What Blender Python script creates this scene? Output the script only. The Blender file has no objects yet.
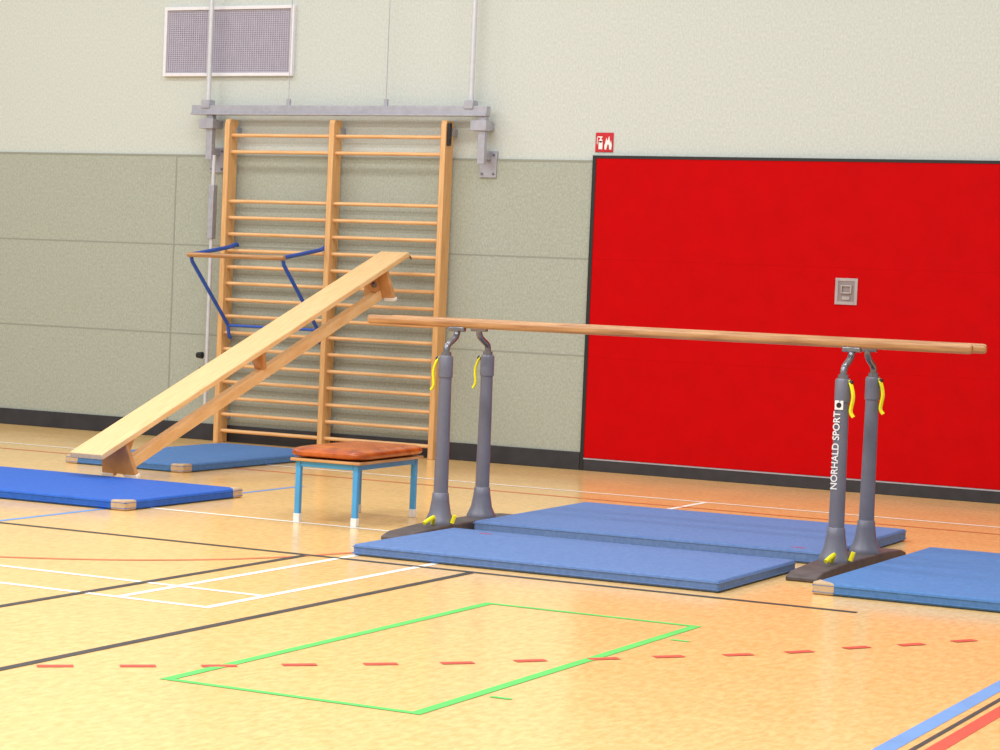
import bpy, bmesh, math, random
from math import sin, cos, pi, radians, sqrt
from mathutils import Vector, Matrix, Quaternion
random.seed(4)
scn = bpy.context.scene
col = scn.collection
scn.view_settings.view_transform = 'Standard'
scn.view_settings.look = 'None'

def s2l(c):
    return tuple(((v/255)/12.92 if v/255 <= .04045 else ((v/255+.055)/1.055)**2.4) for v in c)

def mat(name, rgb, rough=.5, metal=0, spec=.5, noise=None, var=.1, bump=0, stretch=(1,1,1), rgb2=None, coat=0):
    m = bpy.data.materials.new(name); m.use_nodes = True
    nt = m.node_tree; b = nt.nodes['Principled BSDF']
    c = s2l(rgb)
    b.inputs['Base Color'].default_value = (*c, 1)
    b.inputs['Roughness'].default_value = rough
    b.inputs['Metallic'].default_value = metal
    b.inputs['Specular IOR Level'].default_value = spec
    b.inputs['Coat Weight'].default_value = coat
    if noise:
        tc = nt.nodes.new('ShaderNodeTexCoord'); mp = nt.nodes.new('ShaderNodeMapping')
        mp.inputs['Scale'].default_value = stretch
        n = nt.nodes.new('ShaderNodeTexNoise'); n.inputs['Scale'].default_value = noise
        n.inputs['Detail'].default_value = 4
        r = nt.nodes.new('ShaderNodeValToRGB')
        c2 = s2l(rgb2) if rgb2 else tuple(v*(1-2*var) for v in c)
        c1 = c if rgb2 else tuple(min(1, v*(1+var)) for v in c)
        r.color_ramp.elements[0].position = .3; r.color_ramp.elements[1].position = .7
        r.color_ramp.elements[0].color = (*c2, 1); r.color_ramp.elements[1].color = (*c1, 1)
        nt.links.new(tc.outputs['Object'], mp.inputs[0]); nt.links.new(mp.outputs[0], n.inputs['Vector'])
        nt.links.new(n.outputs['Fac'], r.inputs[0]); nt.links.new(r.outputs[0], b.inputs['Base Color'])
        if bump:
            bp = nt.nodes.new('ShaderNodeBump'); bp.inputs['Strength'].default_value = bump
            bp.inputs['Distance'].default_value = .005
            nt.links.new(n.outputs['Fac'], bp.inputs['Height']); nt.links.new(bp.outputs[0], b.inputs['Normal'])
    return m

M = {}
M['wall_up'] = mat('wall_upper_paint', (208,213,208), .8, spec=.2, noise=75, rgb2=(190,197,191), stretch=(1,1,.6), bump=.15)
M['wall_lo'] = mat('wall_lower_panel', (178,183,171), .75, spec=.2, noise=80, rgb2=(155,161,148), stretch=(1,1,.6), bump=.15)
M['seam'] = mat('panel_seam', (146,150,138), .8)
M['black'] = mat('baseboard_rubber', (46,46,52), .5, noise=8, var=.15)
M['red'] = mat('red_door_panel', (192,0,4), .7, spec=.08, noise=6, var=.03)
M['redseam'] = mat('red_seam', (176,1,5), .7, spec=.1)
M['frame'] = mat('door_frame_black', (22,24,24), .5)
M['woodx'] = mat('beech_wood_rungs', (238,194,142), .4, noise=9, rgb2=(218,164,106), stretch=(.5,8,8))
M['woodz'] = mat('beech_wood_posts', (226,180,120), .4, noise=9, rgb2=(204,150,92), stretch=(10,10,.5))
M['woody'] = mat('pine_wood_bench', (244,210,158), .4, noise=9, rgb2=(228,184,126), stretch=(12,.5,2))
M['woodleg'] = mat('bench_leg_plywood', (208,158,104), .5, noise=9, rgb2=(184,132,82))
M['rail'] = mat('parallel_rail_wood', (198,150,100), .35, noise=7, rgb2=(156,106,64), stretch=(.6,10,10))
M['silver'] = mat('galvanised_steel', (176,176,186), .4, metal=.35, noise=20, var=.06)
M['white_tube'] = mat('tube_light_grey', (208,210,216), .35, metal=.2, noise=20, var=.03)
M['grey'] = mat('grey_enamel', (112,112,126), .38, metal=.15, noise=10, var=.05)
M['chrome'] = mat('worn_steel', (135,135,142), .3, metal=.8, noise=15, var=.1)
M['dkbase'] = mat('cast_iron_base', (90,80,80), .55, metal=.2, noise=15, var=.15)
M['yellow'] = mat('yellow_lever', (240,230,16), .4, noise=10, var=.03)
M['bluefr'] = mat('blue_frame_dark', (36,84,180), .4, noise=10, var=.05)
M['bluestool'] = mat('blue_frame_light', (72,160,220), .35, noise=10, var=.04)
M['leather'] = mat('brown_leather', (204,104,34), .25, noise=9, rgb2=(148,58,14), bump=.3)
M['white'] = mat('white_rubber', (232,230,226), .6, noise=10, var=.03)
M['beige'] = mat('mat_corner_leather', (196,170,136), .6, noise=20, var=.1)
M['mat1'] = mat('mat_bright_blue', (42,100,196), .6, spec=.3, noise=30, rgb2=(34,88,182), bump=.2)
M['mat2'] = mat('mat_greyblue', (98,128,180), .65, spec=.3, noise=40, rgb2=(84,114,168), bump=.2)
M['mat3'] = mat('mat_midblue', (82,128,186), .65, spec=.3, noise=40, rgb2=(70,114,172), bump=.2)
M['label'] = mat('red_label', (190,50,60), .5, noise=30, var=.05)
M['signred'] = mat('sign_red', (196,20,34), .4, noise=5, var=.02)
M['signwhite'] = mat('sign_white', (240,238,236), .4, noise=5, var=.01)
M['knob'] = mat('black_plastic', (25,25,28), .4, noise=10, var=.1)
M['steelplate'] = mat('steel_plate', (182,172,172), .35, metal=.3, noise=12, var=.08)
M['steelrecess'] = mat('steel_recess', (150,136,136), .45, metal=.3, noise=12, var=.08)
M['ventgrid'] = mat('vent_slats', (182,178,194), .5, noise=20, var=.03)
M['ventdark'] = mat('vent_back', (146,140,158), .7, noise=20, var=.04)
M['ventframe'] = mat('vent_frame', (228,228,234), .5, noise=20, var=.02)
M['l_black'] = mat('line_black', (56,50,50), .5, noise=6, var=.15)
M['l_green'] = mat('line_green', (84,200,92), .5, noise=6, var=.06)
M['l_white'] = mat('line_white', (244,241,232), .5, noise=6, var=.03)
M['l_red'] = mat('line_red', (212,72,50), .5, noise=6, var=.06)
M['l_orange'] = mat('line_orange', (214,106,64), .5, noise=6, var=.06)
M['l_blue'] = mat('line_blue', (104,148,208), .5, noise=6, var=.06)

def floor_mat():
    m = bpy.data.materials.new('sports_floor'); m.use_nodes = True
    nt = m.node_tree; b = nt.nodes['Principled BSDF']
    tc = nt.nodes.new('ShaderNodeTexCoord')
    n1 = nt.nodes.new('ShaderNodeTexNoise'); n1.inputs['Scale'].default_value = 34; n1.inputs['Detail'].default_value = 7
    n1.inputs['Roughness'].default_value = .7
    mp = nt.nodes.new('ShaderNodeMapping'); mp.inputs['Scale'].default_value = (1, .4, 1)
    nt.links.new(tc.outputs['Object'], mp.inputs[0]); nt.links.new(mp.outputs[0], n1.inputs['Vector'])
    r = nt.nodes.new('ShaderNodeValToRGB')
    r.color_ramp.elements[0].position = .35; r.color_ramp.elements[1].position = .62
    r.color_ramp.elements[0].color = (*s2l((228,180,110)), 1)
    r.color_ramp.elements[1].color = (*s2l((243,204,138)), 1)
    nt.links.new(n1.outputs['Fac'], r.inputs[0])
    nt.links.new(r.outputs[0], b.inputs['Base Color'])
    n2 = nt.nodes.new('ShaderNodeTexNoise'); n2.inputs['Scale'].default_value = 3
    nt.links.new(tc.outputs['Object'], n2.inputs['Vector'])
    mr = nt.nodes.new('ShaderNodeMapRange'); mr.inputs[3].default_value = .15; mr.inputs[4].default_value = .24
    nt.links.new(n2.outputs['Fac'], mr.inputs[0]); nt.links.new(mr.outputs[0], b.inputs['Roughness'])
    b.inputs['Specular IOR Level'].default_value = .5
    return m
M['floor'] = floor_mat()

# ---------------------------------------------------------------- helpers
def new_obj(name, bm, m, parent=None, smooth=False, bevel=0, seg=2):
    me = bpy.data.meshes.new(name); bmesh.ops.recalc_face_normals(bm, faces=bm.faces); bm.to_mesh(me); bm.free()
    o = bpy.data.objects.new(name, me); col.objects.link(o)
    me.materials.append(M[m] if isinstance(m, str) else m)
    if smooth:
        for p in me.polygons: p.use_smooth = True
        try: me.set_sharp_from_angle(angle=radians(40))
        except Exception: pass
    if bevel:
        md = o.modifiers.new('bevel', 'BEVEL'); md.width = bevel; md.segments = seg; md.limit_method = 'ANGLE'
        if not smooth:
            for p in me.polygons: p.use_smooth = True
            try: me.set_sharp_from_angle(angle=radians(50))
            except Exception: pass
    if parent: o.parent = parent
    return o
def empty(name, loc=(0,0,0), rz=0):
    o = bpy.data.objects.new(name, None); col.objects.link(o); o.location = loc; o.rotation_euler = (0,0,rz)
    o.empty_display_size = .1
    return o
def abox(bm, a, b):
    x0,y0,z0 = a; x1,y1,z1 = b
    v = [bm.verts.new(p) for p in ((x0,y0,z0),(x1,y0,z0),(x1,y1,z0),(x0,y1,z0),(x0,y0,z1),(x1,y0,z1),(x1,y1,z1),(x0,y1,z1))]
    for f in ((0,3,2,1),(4,5,6,7),(0,1,5,4),(1,2,6,5),(2,3,7,6),(3,0,4,7)): bm.faces.new([v[i] for i in f])
def box(name, a, b, m, parent=None, bevel=0, seg=2):
    bm = bmesh.new(); abox(bm, a, b); return new_obj(name, bm, m, parent, bevel=bevel, seg=seg)
def framebox(bm, x0, x1, z0, z1, f, y0, y1):
    abox(bm,(x0,y0,z0),(x0+f,y1,z1)); abox(bm,(x1-f,y0,z0),(x1,y1,z1))
    abox(bm,(x0+f,y0,z0),(x1-f,y1,z0+f)); abox(bm,(x0+f,y0,z1-f),(x1-f,y1,z1))
def atube(bm, pts, r, n=14, sy=1.0, caps=True):
    pts = [Vector(p) for p in pts]
    rs = r if isinstance(r, (list, tuple)) else [r]*len(pts)
    rings = []; prev = None
    for i, p in enumerate(pts):
        t = (pts[min(i+1, len(pts)-1)] - pts[max(i-1, 0)]).normalized()
        if prev is None:
            ref = Vector((0,0,1)) if abs(t.z) < .9 else Vector((0,1,0))
            u = t.cross(ref).normalized()
        else:
            u = (prev - t*prev.dot(t)).normalized()
        prev = u; w = t.cross(u)
        rings.append([bm.verts.new(p + (u*cos(2*pi*k/n) + w*sin(2*pi*k/n)*sy)*rs[i]) for k in range(n)])
    for i in range(len(rings)-1):
        for k in range(n):
            bm.faces.new((rings[i][k], rings[i][(k+1)%n], rings[i+1][(k+1)%n], rings[i+1][k]))
    if caps:
        bm.faces.new(rings[0][::-1]); bm.faces.new(rings[-1])
def tube(name, pts, r, m, parent=None, n=14, sy=1.0):
    bm = bmesh.new(); atube(bm, pts, r, n, sy); return new_obj(name, bm, m, parent, smooth=True)
def prism(bm, poly, axis, a, b):
    def P(q, t):
        l = list(q); l.insert(axis, t); return tuple(l)
    va = [bm.verts.new(P(q, a)) for q in poly]; vb = [bm.verts.new(P(q, b)) for q in poly]
    bm.faces.new(va); bm.faces.new(vb[::-1])
    n = len(poly)
    for i in range(n): bm.faces.new((va[i], va[(i+1)%n], vb[(i+1)%n], vb[i]))
def smoothpts(pts, k=6):
    out = []; P = [Vector(p) for p in pts]; n = len(P)
    for i in range(n-1):
        p0 = P[max(i-1,0)]; p1 = P[i]; p2 = P[i+1]; p3 = P[min(i+2,n-1)]
        for j in range(k):
            t = j/k
            out.append(.5*((2*p1)+(-p0+p2)*t+(2*p0-5*p1+4*p2-p3)*t*t+(-p0+3*p1-3*p2+p3)*t**3))
    out.append(P[-1]); return out

# ---------------------------------------------------------------- room
WX0, WX1 = -24, 8
bm = bmesh.new(); abox(bm, (WX0,-22,-.1), (WX1,.2,0)); new_obj('floor', bm, 'floor')
bm = bmesh.new(); abox(bm, (WX0,0,0), (WX1,.2,6.5)); wall = new_obj('wall_back', bm, 'wall_up')
ZT = 2.406
bm = bmesh.new(); abox(bm, (WX0,-.014,.13), (-7.335,0.02,ZT)); new_obj('trim_lower_panel', bm, 'wall_lo')
bm = bmesh.new()
for z in (1.645, .89): abox(bm, (WX0,-.0155,z-.006), (-7.335,.01,z+.006))
for x in (-11.22,-15.0,-18.8): abox(bm, (x-.006,-.0165,.13), (x+.006,.01,ZT-.02))
abox(bm, (WX0,-.017,ZT-.012), (-7.335,.01,ZT+.004))
new_obj('trim_panel_seams', bm, 'seam')
box('baseboard_back', (WX0,-.03,0), (-7.335,.01,.14), 'black', bevel=.004)

# red sectional door
door = empty('door_1', (0,0,0))
DX0, DX1, DZ1 = -7.30, 1.2, 2.425
box('frame_top', (DX0,-.035,DZ1), (DX1,.02,DZ1+.022), 'frame', door)
box('frame_left', (DX0-.03,-.035,0), (DX0,.02,DZ1+.022), 'frame', door)
box('frame_right', (DX1,-.035,0), (DX1+.03,.02,DZ1+.022), 'frame', door)
zs = [.1, .885, 1.645, DZ1]
for i in range(3):
    box('panel_%d' % (i+1), (DX0,-.03,zs[i]+.0006), (DX1,.02,zs[i+1]-.0006), 'red', door, bevel=.0008)
box('panel_backing', (DX0,-.0292,.1), (DX1,.018,DZ1), 'redseam', door)
box('kick_strip', (DX0,-.034,0), (DX1,.02,.088), 'black', door, bevel=.004)
box('kick_strip_cap', (DX0,-.036,.088), (DX1,.018,.098), 'silver', door)
hx0, hx1, hz0, hz1 = -5.325, -5.155, 1.375, 1.57
bm = bmesh.new(); framebox(bm, hx0, hx1, hz0, hz1, .022, -.038, -.028)
new_obj('handle_plate', bm, 'steelplate', door, bevel=.001)
box('handle_recess', (hx0+.022,-.033,hz0+.022), (hx1-.022,-.028,hz1-.022), 'steelrecess', door)
xc = (hx0+hx1)/2
bm = bmesh.new()
framebox(bm, xc-.042, xc+.042, 1.455, 1.520, .012, -.045, -.033)
new_obj('handle_pull', bm, 'steelplate', door, bevel=.003)
box('handle_lock', (xc-.03,-.040,1.41),(xc+.03,-.033,1.435),'steelplate',door,bevel=.002)

# vent
vent = empty('ventilation_grille')
vx0, vx1, vz0, vz1 = -11.38, -10.09, 3.07, 3.655
f = .028
box('back', (vx0+.02,-.012,vz0+.02), (vx1-.02,.0,vz1-.02), 'ventdark', vent)
bm = bmesh.new(); framebox(bm, vx0, vx1, vz0, vz1, f, -.04, 0)
new_obj('frame', bm, 'ventframe', vent, bevel=.002)
bm = bmesh.new()
for i in range(30):
    z = vz0+f+(vz1-vz0-2*f)*(i+.5)/30; abox(bm,(vx0+f,-.022,z-.006),(vx1-f,-.013,z+.006))
new_obj('slats', bm, 'ventgrid', vent)
bm = bmesh.new()
for i in range(56):
    x = vx0+f+(vx1-vx0-2*f)*(i+.5)/56; abox(bm,(x-.004,-.026,vz0+f),(x+.004,-.0225,vz1-f))
new_obj('slat_ribs', bm, 'ventgrid', vent)

# fire safety sign
sg = empty('fire_safety_sign')
sx0, sx1, sz0, sz1 = -7.325, -7.175, 2.475, 2.625
box('plate', (sx0,-.008,sz0), (sx1,0,sz1), 'signred', sg, bevel=.002)
def flat(name, polys, m, parent, y0, y1):
    bm = bmesh.new()
    for p in polys: prism(bm, p, 1, y0, y1)
    return new_obj(name, bm, m, parent)
def rect(x0,z0,x1,z1): return [(x0,z0),(x1,z0),(x1,z1),(x0,z1)]
def ell(cx,cz,rx,rz,n=16,a0=0,a1=2*pi): return [(cx+rx*cos(a0+(a1-a0)*i/n), cz+rz*sin(a0+(a1-a0)*i/n)) for i in range(n)]
ex = sx0+.045
flat('extinguisher_pictogram', [rect(ex-.016,sz0+.022,ex+.016,sz0+.085), ell(ex,sz0+.0855,.016,.014), rect(ex-.005,sz0+.099,ex+.005,sz0+.112),
     rect(ex-.028,sz0+.112,ex+.014,sz0+.12), rect(ex-.032,sz0+.06,ex-.027,sz0+.112)], 'signwhite', sg, -.010, -.006)
fx = sx0+.108
flat('flame_pictogram', [[(fx-.028,sz0+.02),(fx+.028,sz0+.02),(fx+.032,sz0+.05),(fx+.024,sz0+.09),(fx+.018,sz0+.065),(fx+.008,sz0+.125),(fx-.006,sz0+.085),(fx-.014,sz0+.112),(fx-.024,sz0+.07),(fx-.030,sz0+.05)]], 'signwhite', sg, -.010, -.006)
flat('pictogram_cutouts', [[(fx-.012,sz0+.02),(fx+.012,sz0+.02),(fx+.008,sz0+.05),(fx,sz0+.065),(fx-.008,sz0+.045)]], 'signred', sg, -.0105, -.006)

# ---------------------------------------------------------------- floor markings (thin paint)
marks = empty('floor_court_lines')
zc = [0.0010]
def mk(name, segs, m):
    B = bmesh.new()
    for (x0,y0,x1,y1,w) in segs:
        z = zc[0]; zc[0] += .00004
        d = Vector((x1-x0, y1-y0)).normalized(); nn = Vector((-d.y, d.x))*w/2
        B.faces.new([B.verts.new((a,b,z)) for a,b in ((x0-nn.x,y0-nn.y),(x1-nn.x,y1-nn.y),(x1+nn.x,y1+nn.y),(x0+nn.x,y0+nn.y))])
    me = bpy.data.meshes.new(name); B.to_mesh(me); B.free()
    o = bpy.data.objects.new(name, me); col.objects.link(o); me.materials.append(M[m]); o.parent = marks
    return o
def strip(name, pts, w, m):
    B = bmesh.new(); z = zc[0]; zc[0] += .00005; prev=None
    for i,p in enumerate(pts):
        t = (pts[min(i+1,len(pts)-1)]-pts[max(i-1,0)]).normalized()
        a = B.verts.new((p.x-t.y*w/2, p.y+t.x*w/2, z)); b = B.verts.new((p.x+t.y*w/2, p.y-t.x*w/2, z))
        if prev: B.faces.new((prev[1], b, a, prev[0]))
        prev = (a,b)
    me = bpy.data.meshes.new(name); B.to_mesh(me); B.free()
    o = bpy.data.objects.new(name, me); col.objects.link(o); me.materials.append(M[m]); o.parent = marks
g = .045
mk('blue_line', [(-8.03,-6.25,-8.03,-3,.045),(-2.06,-16,-2.06,-3.2,.065)], 'l_blue')
mk('dark_line', [(-1.985,-16,-1.985,-3.2,.02)], 'l_black')
mk('red_line_side', [(-1.925,-16,-1.925,-3.2,.055)], 'l_red')
mk('white_lines', [(-12,-8.15,-5.335,-8.15,.04),(-5.355,-8.129,-5.355,-5.0,.04),(-12,-7.69,-5.376,-7.69,.04),(-5.815,-8.129,-5.815,-7.711,.04),(-5.815,-7.669,-5.815,-5.0,.04),
     (-8.2,-4.98,-5.335,-4.98,.04),(-14,-1.75,-2,-1.75,.04),(-5.6,-3.0,-5.6,-1.77,.04)], 'l_white')
arc = smoothpts([(-8.6,-8.1,0),(-7.03,-7.44,0),(-6.28,-6.83,0),(-5.89,-6.03,0),(-5.75,-5.2,0)], 8)
strip('red_arc', arc, .04, 'l_orange')
mk('red_straight', [(-16,-2.2,2,-2.2,.04)], 'l_orange')
mk('black_lines', [(-5.055,-14,-5.055,-6.3,.045),(-6.0,-14,-6.0,-6.3,.045),(-18,-6.27,-3.10,-6.27,.045)], 'l_black')
mk('green_rectangle', [(-4.5-g/2,-7.193,-3.516+g/2,-7.193,g*.8),(-4.5-g/2,-9.669,-3.516+g/2,-9.669,g*.8),(-4.5,-9.65,-4.5,-7.212,g),(-3.516,-9.65,-3.516,-7.212,g),
     (-3.46,-7.61,-3.38,-7.61,g*.6),(-3.46,-9.24,-3.38,-9.24,g*.6)], 'l_green')
D = [(-4.95,-9.71),(-4.73,-9.52),(-4.51,-9.33),(-4.30,-9.12),(-4.08,-8.91),(-3.87,-8.70),(-3.68,-8.47),(-3.48,-8.24),(-3.30,-8.02),(-3.10,-7.79),(-2.93,-7.55),(-2.78,-7.28),(-2.62,-7.04),(-2.47,-6.78)]
segs = []
for i,(x,y) in enumerate(D):
    a = Vector(D[max(i-1,0)]); b = Vector(D[min(i+1,len(D)-1)]); d = (b-a).normalized()*.064
    segs.append((x-d.x,y-d.y,x+d.x,y+d.y,.046))
mk('red_dashed_arc', segs, 'l_red')

# ---------------------------------------------------------------- wall bars
wb = empty('wall_bars')
PX = (-10.61,-9.60,-8.57)
for i,x in enumerate(PX):
    bm = bmesh.new()
    prism(bm, [(-.19,0.0),(-.05,0.0),(-.05,2.70),(-.17,2.70),(-.185,2.66)], 0, x-.024, x+.024)
    new_obj('post_%d' % (i+1), bm, 'woodz', wb, bevel=.005)
rz = [2.43-.137*k for k in range(-1,18) if k not in (1,2)]
for b in range(2):
    bm = bmesh.new()
    for z in rz: atube(bm, [(PX[b]+.0,-.135,z),(PX[b+1],-.135,z)], .0195, 12, sy=.8)
    new_obj('rungs_bay_%d' % (b+1), bm, 'woodx', wb, smooth=True)
bm = bmesh.new()
for x in PX: abox(bm, (x-.03,-.08,2.58),(x+.03,0,2.64)); abox(bm, (x-.03,-.08,.2),(x+.03,0,.26))
new_obj('wall_brackets', bm, 'silver', wb)
box('top_rail', (-10.98,-.17,2.735), (-8.20,-.10,2.815), 'silver', wb, bevel=.004)
box('top_rail_lip', (-10.98,-.19,2.735), (-8.20,-.171,2.75), 'silver', wb)
for i,x in enumerate((-10.84,-8.36)):
    tube('hanger_tube_%d' % (i+1), [(x,-.135,2.8),(x,-.135,6.4)], .021, 'white_tube', wb)
    box('tube_clamp_%d' % (i+1), (x-.04,-.18,2.79), (x+.04,-.09,2.86), 'silver', wb, bevel=.004)
def bracket(nm, x):
    bm = bmesh.new()
    abox(bm, (x-.03,-.165,2.36),(x+.03,-.111,2.735))
    abox(bm, (x-.028,-.11,2.40),(x+.028,-.0,2.46))
    abox(bm, (x-.028,-.11,2.63),(x+.028,-.0,2.69))
    abox(bm, (x-.075,-.03,2.26),(x+.075,-.001,2.47)); abox(bm, (x-.09,-.19,2.62),(x+.05,-.1,2.70))
    new_obj(nm, bm, 'silver', wb, bevel=.002)
    bm = bmesh.new()
    for dx in (-.05,.05):
        for z in (2.29,2.44): atube(bm, [(x+dx,-.042,z),(x+dx,-.028,z)], .01, 8)
    new_obj(nm+'_bolts', bm, 'chrome', wb, smooth=True)
bracket('bracket_left', -10.80); bracket('bracket_right', -8.24)
box('corner_catch', (-8.545,-.17,2.50),(-8.52,-.13,2.68),'knob',wb,bevel=.004)
tube('lock_pole', [(-10.76,-.135,.28),(-10.76,-.135,2.4)], .017, 'white_tube', wb)
box('lock_pole_sleeve', (-10.785,-.165,1.7),(-10.735,-.105,2.15), 'silver', wb, bevel=.004)
tube('lock_knob', [(-10.79,-.16,.72),(-10.84,-.16,.72)], [.03,.024], 'knob', wb)
tube('lock_knob_low', [(-10.78,-.16,.60),(-10.81,-.16,.60)], .018, 'knob', wb)
tube('cable_right', [(-9.13,-.135,2.8),(-9.13,-.135,6.4)], .004, 'silver', wb, n=6)
tube('cable_left', [(-10.05,-.135,2.8),(-10.05,-.135,6.4)], .003, 'silver', wb, n=6)
box('cable_clip_1', (-9.145,-.145,2.81),(-9.115,-.12,2.87),'silver',wb); box('cable_clip_2', (-10.065,-.145,2.81),(-10.035,-.12,2.87),'silver',wb)

# pull-up bar hooked on wall bars
pu = empty('pull_up_bar')
for i,x in enumerate((-10.51,-9.64)):
    bm = bmesh.new()
    atube(bm, smoothpts([(x,-.11,1.655),(x,-.15,1.66),(x,-.19,1.645),(x,-.30,1.625),(x,-.80,1.555)],4), .017, 10)
    atube(bm, [(x,-.79,1.55),(x,-.77,1.50),(x,-.215,.99)], .016, 10)
    atube(bm, smoothpts([(x,-.215,.99),(x,-.19,.90),(x,-.165,.88)],4), .014, 8)
    new_obj('side_frame_%d' % (i+1), bm, 'bluefr', pu, smooth=True)
tube('cross_tube', [(-10.51,-.215,.985),(-9.64,-.215,.985)], .012, 'bluefr', pu)
tube('grip_bar', [(-10.53,-.80,1.555),(-9.62,-.80,1.555)], .020, 'rail', pu)

# ---------------------------------------------------------------- inclined gym bench
L = 4.16
rise, z0b = 1.43, .215
ang = math.asin(rise/L)
be = empty('gymnastic_bench', (-8.945,-4.21,z0b))
be.rotation_euler = (ang, 0, -radians(.7))
LOW = -.290
bm = bmesh.new(); abox(bm, (-.13,0,-.040),(.13,L,0)); new_obj('seat_board', bm, 'woody', be, bevel=.006)
bm = bmesh.new(); abox(bm, (-.03,.325,LOW+.004),(.03,L-.34,LOW+.085)); new_obj('balance_beam', bm, 'woody', be, bevel=.006)
def legplate(nm, y, th=.035, low=LOW):
    bm = bmesh.new()
    prism(bm, [(-.10,-.040),(.10,-.040),(.14,low),(.045,low),(.03,low+.02),(-.03,low+.02),(-.045,low),(-.14,low)], 1, y, y+th)
    return new_obj(nm, bm, 'woodleg', be, bevel=.005)
legplate('leg_1', .29); legplate('leg_3', L-.34)
bm = bmesh.new(); prism(bm, [(-.06,-.04),(.06,-.04),(.04,LOW+.08),(-.04,LOW+.08)], 1, L/2-.02, L/2+.02); new_obj('leg_2', bm, 'woodleg', be, bevel=.004)
bm = bmesh.new(); prism(bm, [(L/2-.09,-.04),(L/2+.09,-.04),(L/2+.02,LOW+.085),(L/2-.02,LOW+.085)], 0, -.02, .02); new_obj('leg_2_gusset', bm, 'woodleg', be, bevel=.003)
for y in (.29, L-.34):
    for sx in (-1,1):
        bm = bmesh.new(); abox(bm, (sx*.095-.05,y-.004,LOW-.006),(sx*.095+.05,y+.039,LOW+.02)); new_obj('foot_pad', bm, 'white', be, bevel=.004)
for y,s in ((.29,1),(L-.34,-1)):
    bm = bmesh.new(); yy = y+.0175
    prism(bm, [(yy,-.04),(yy+s*.25,-.04),(yy+s*.08,LOW+.08),(yy,LOW+.08)], 0, -.018, .018); new_obj('brace', bm, 'woodleg', be, bevel=.003)
bm = bmesh.new(); atube(bm, [(.045,L-.43,-.13),(.018,L-.43,-.13)], .022, 12); new_obj('brace_bolt', bm, 'chrome', be, smooth=True)
for sx in (-.07,.07):
    bm = bmesh.new(); atube(bm, smoothpts([(sx,L-.2,-.047),(sx,L-.02,-.05),(sx,L+.06,-.06),(sx,L+.10,-.075),(sx,L+.11,-.10)],4), .009, 8); new_obj('hook', bm, 'chrome', be, smooth=True)

# ---------------------------------------------------------------- mats
def gmat(x0, y0, x1, y1, h, m, corners=None, label=None, cm='beige', rz=0):
    cx, cy = (x0+x1)/2, (y0+y1)/2; a, b = (x1-x0)/2, (y1-y0)/2
    e = empty('gym_mat', (cx,cy,0), rz)
    bm = bmesh.new()
    out = [(-a,-b),(a,-b),(a,b),(-a,b)]
    prism(bm, out, 2, .0015, h)
    new_obj('cover', bm, m, e, bevel=.014, seg=4)
    bm = bmesh.new()
    for z in (.014,h-.014):
        for i in range(len(out)):
            p, q = out[i], out[(i+1)%len(out)]
            atube(bm, [(*p,z),(*q,z)], .0035, 6)
    new_obj('piping', bm, m, e, smooth=True)
    for (sx,sy) in (corners or []):
        bm = bmesh.new(); X = sx*a; Y = sy*b; s = .11
        dx, dy = -sx, -sy; t=.0025
        q = [(X+sx*t,Y+sy*t),(X+dx*s,Y+sy*t),(X+sx*t,Y+dy*s)]
        prism(bm, q, 2, 0.0012, h+t)
        new_obj('corner_guard', bm, cm, e, bevel=.01, seg=3)
    if label:
        lx, ly = label
        box('label', (lx-.035,ly-.008,h-.001),(lx+.035,ly+.008,h+.0015), 'label', e)
    return e
gmat(-9.90,-5.25,-7.87,-4.0,.06,'mat1', [(1,-1),(1,1)])
gmat(-10.12,-2.86,-9.10,-.85,.06,'mat3', [(1,-1),(-1,-1)])
gmat(-5.83,-6.11,-3.83,-5.01,.06,'mat2', None, (-.72,.4))
gmat(-5.888,-4.66,-3.81,-3.06,.07,'mat2', None, (.85,-.68), rz=radians(1.2))
gmat(-3.47,-5.80,-2.46,-3.80,.06,'mat3', [(-1,-1),(1,-1)])

# ---------------------------------------------------------------- stool
st = empty('leather_stool', (-6.70,-4.58,0), radians(2))
w, l, hh = .205, .385, .40
for i,(sx,sy) in enumerate(((-1,-1),(1,-1),(1,1),(-1,1))):
    x, y = sx*(w-.018), sy*(l-.018)
    bm = bmesh.new(); abox(bm, (x-.016,y-.016,.04),(x+.016,y+.016,hh-.045)); new_obj('leg_%d' % (i+1), bm, 'bluestool', st, bevel=.004)
    bm = bmesh.new(); abox(bm, (x-.019,y-.019,0),(x+.019,y+.019,.05)); new_obj('foot_%d' % (i+1), bm, 'white', st, bevel=.004)
bm = bmesh.new(); z0, z1 = hh-.078, hh-.046
for sy in (-1,1): abox(bm, (-w+.035,sy*(l-.018)-.014,z0),(w-.035,sy*(l-.018)+.014,z1))
for sx in (-1,1): abox(bm, (sx*(w-.018)-.014,-l+.035,z0),(sx*(w-.018)+.014,l-.035,z1))
new_obj('apron', bm, 'bluestool', st, bevel=.003)
box('seat_board', (-w-.022,-l-.022,hh-.045),(w+.022,l+.022,hh-.028), 'woodleg', st, bevel=.004)
bm = bmesh.new(); NU, NV = 48, 12
W2, L2 = w+.036, l+.036
rings=[]
def sq(c, e): return math.copysign(abs(c)**e, c)
for j in range(NV+1):
    t = -.5*pi + pi*j/NV
    zz = hh+.006 + .034*sq(sin(t), .75); k = max(abs(cos(t))**.32, .02)
    ring=[]
    for i in range(NU):
        a = 2*pi*i/NU
        ring.append(bm.verts.new((W2*k*sq(cos(a),.22), L2*k*sq(sin(a),.18), zz + (.006 if j>NV*.6 else 0)*(1-k))))
    rings.append(ring)
for j in range(NV):
    for i in range(NU): bm.faces.new((rings[j][i],rings[j][(i+1)%NU],rings[j+1][(i+1)%NU],rings[j+1][i]))
bm.faces.new(rings[0][::-1]); bm.faces.new(rings[-1])
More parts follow.
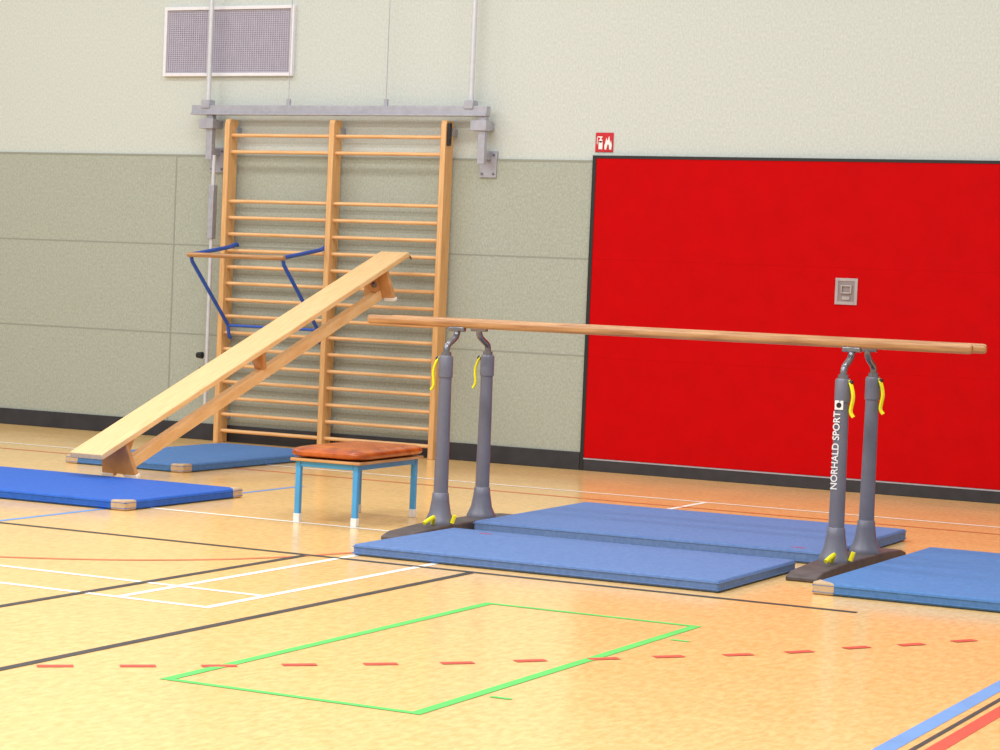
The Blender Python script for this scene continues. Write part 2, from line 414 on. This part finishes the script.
cu = new_obj('leather_cushion', bm, 'leather', st)
for p in cu.data.polygons: p.use_smooth = True

# ---------------------------------------------------------------- parallel bars
pb = empty('parallel_bars')
XL, XR = -5.985, -3.665
YF, YR = -4.88, -4.365
BZ = 1.187
BYF, BYR = YF+.12, YR-.12
for xi,(X, sd) in enumerate(((XL,-1),(XR,1))):
    tag = 'left' if xi==0 else 'right'
    bm = bmesh.new()
    prism(bm, [(-5.40,0),(-3.87,0),(-3.87,.025),(-3.95,.045),(YR+.12,.06),(YF-.12,.06),(-5.32,.045),(-5.40,.025)], 0, X-.085, X+.085)
    new_obj('base_'+tag, bm, 'dkbase', pb, bevel=.008)
    for yi,(Y, BY, s) in enumerate(((YF,BYF,1),(YR,BYR,-1))):
        t2 = tag+('_front' if yi==0 else '_rear')
        tube('column_'+t2, [(X,Y,.058),(X,Y,.07),(X,Y,.085),(X,Y,.12),(X,Y,.19),(X,Y,.23),(X,Y,.235),(X,Y,.60),(X,Y,.93),(X,Y,.94)],
             [.085,.085,.078,.062,.050,.046,.041,.038,.035,.033], 'grey', pb, n=24)
        tube('collar_'+t2, [(X,Y,.88),(X,Y,.885),(X,Y,.995),(X,Y,1.005)], [.036,.041,.041,.035], 'grey', pb, n=20)
        tube('inner_tube_'+t2, [(X,Y,.95),(X,Y,1.025)], .028, 'chrome', pb)
        tube('swivel_arm_'+t2, smoothpts([(X,Y,1.0),(X,Y,1.04),(X,Y+s*.015,1.065),(X,Y+s*.07,1.09),(X,Y+s*.105,1.11),(X,BY,1.135),(X,BY,1.166)],5), .018, 'chrome', pb)
        bm = bmesh.new(); abox(bm, (X-.05,BY-.018,1.14),(X+.05,BY+.018,1.168)); new_obj('rail_clamp_'+t2, bm, 'chrome', pb, bevel=.006)
        bm = bmesh.new()
        xx = X+sd*.045
        atube(bm, smoothpts([(xx-sd*.01,Y-.01,.995),(xx+sd*.008,Y-.02,.965),(xx+sd*.02,Y-.025,.91),(xx+sd*.012,Y-.03,.84),(xx+sd*.028,Y-.03,.81)],5), [.0115]*21, 8, sy=.7)
        new_obj('lever_'+t2, bm, 'yellow', pb, smooth=True)
        tube('lever_pin_'+t2, [(X,Y-.01,.985),(xx+sd*.01,Y-.01,.985)], .014, 'knob', pb)
    bm = bmesh.new()
    atube(bm, smoothpts([(X+.02,YF-.12,.07),(X+.05,YF-.17,.11),(X+.03,YF-.24,.08)],4), .012, 8)
    atube(bm, [(X+.09,YF-.02,.07),(X+.105,YF-.02,.115)], .012, 8)
    new_obj('foot_lever_'+tag, bm, 'yellow', pb, smooth=True)
def rail(nm, Y):
    bm = bmesh.new(); n=20; x0, x1 = -6.565, -3.03
    secs = [(x0,.75),(x0+.008,.95),(x0+.02,1),(x1-.02,1),(x1-.008,.95),(x1,.75)]
    rings=[]
    for x,k in secs:
        rings.append([bm.verts.new((x, Y+.021*k*cos(2*pi*i/n), BZ+.026*k*sin(2*pi*i/n))) for i in range(n)])
    for a_ in range(len(rings)-1):
        for i in range(n): bm.faces.new((rings[a_][i],rings[a_][(i+1)%n],rings[a_+1][(i+1)%n],rings[a_+1][i]))
    bm.faces.new(rings[0][::-1]); bm.faces.new(rings[-1])
    new_obj(nm, bm, 'rail', pb, smooth=True)
rail('rail_front', BYF); rail('rail_rear', BYR)
def text(nm, s, size, loc, rot, m, parent):
    c = bpy.data.curves.new(nm,'FONT'); c.body = s; c.size = size; c.align_x='LEFT'; c.align_y='CENTER'; c.extrude=.0006; c.offset=.0006
    c.materials.append(M[m]); o = bpy.data.objects.new(nm,c); col.objects.link(o); o.location=loc; o.rotation_euler=rot; o.parent=parent
    return o
text('lettering', 'NORHALD SPORT', .050, (XR-.010,YF-.0415,.43), (radians(90),radians(-90),0), 'signwhite', pb)
box('mark_patch', (XR-.026,YF-.0405,.845),(XR+.018,YF-.032,.892),'signwhite',pb)
flat('mark_stand_in', [ell(XR-.004,.868,.014,.014)], 'knob', pb, YF-.0415, YF-.040)

# ---------------------------------------------------------------- lights
world = bpy.data.worlds.new('world'); scn.world = world; world.use_nodes = True
world.node_tree.nodes['Background'].inputs[0].default_value = (.96,.98,1,1)
world.node_tree.nodes['Background'].inputs[1].default_value = .63
def area(nm, loc, sx, sy, e, rot=(0,0,0), c=(1,.985,.955)):
    l = bpy.data.lights.new(nm,'AREA'); l.shape='RECTANGLE'; l.size=sx; l.size_y=sy; l.energy=e; l.color=c
    o = bpy.data.objects.new(nm,l); col.objects.link(o); o.location=loc; o.rotation_euler=rot; return o
for i,x in enumerate((-13,-8,-3)):
    for j,y in enumerate((-3.5,-8.5,-13)):
        area('ceiling_lamp', (x,y,6.3), 3, .8, (105,190,215)[j])

# ---------------------------------------------------------------- camera
Dc,h,th,pt,ro,fp = 16.228,1.4118,.4615,.0392,.0418,2285.877
F=Vector((-sin(th)*cos(pt),cos(th)*cos(pt),-sin(pt))); R=Vector((cos(th),sin(th),0)); U=R.cross(F)
cr = R*cos(ro)+U*sin(ro); cu = U*cos(ro)-R*sin(ro)
cd = bpy.data.cameras.new('camera'); cd.sensor_width=36; cd.lens=fp/1000*36
co = bpy.data.objects.new('camera', cd); col.objects.link(co)
mw = Matrix((( cr.x,cu.x,-F.x,0),(cr.y,cu.y,-F.y,-Dc),(cr.z,cu.z,-F.z,h),(0,0,0,1)))
co.matrix_world = mw
scn.camera = co
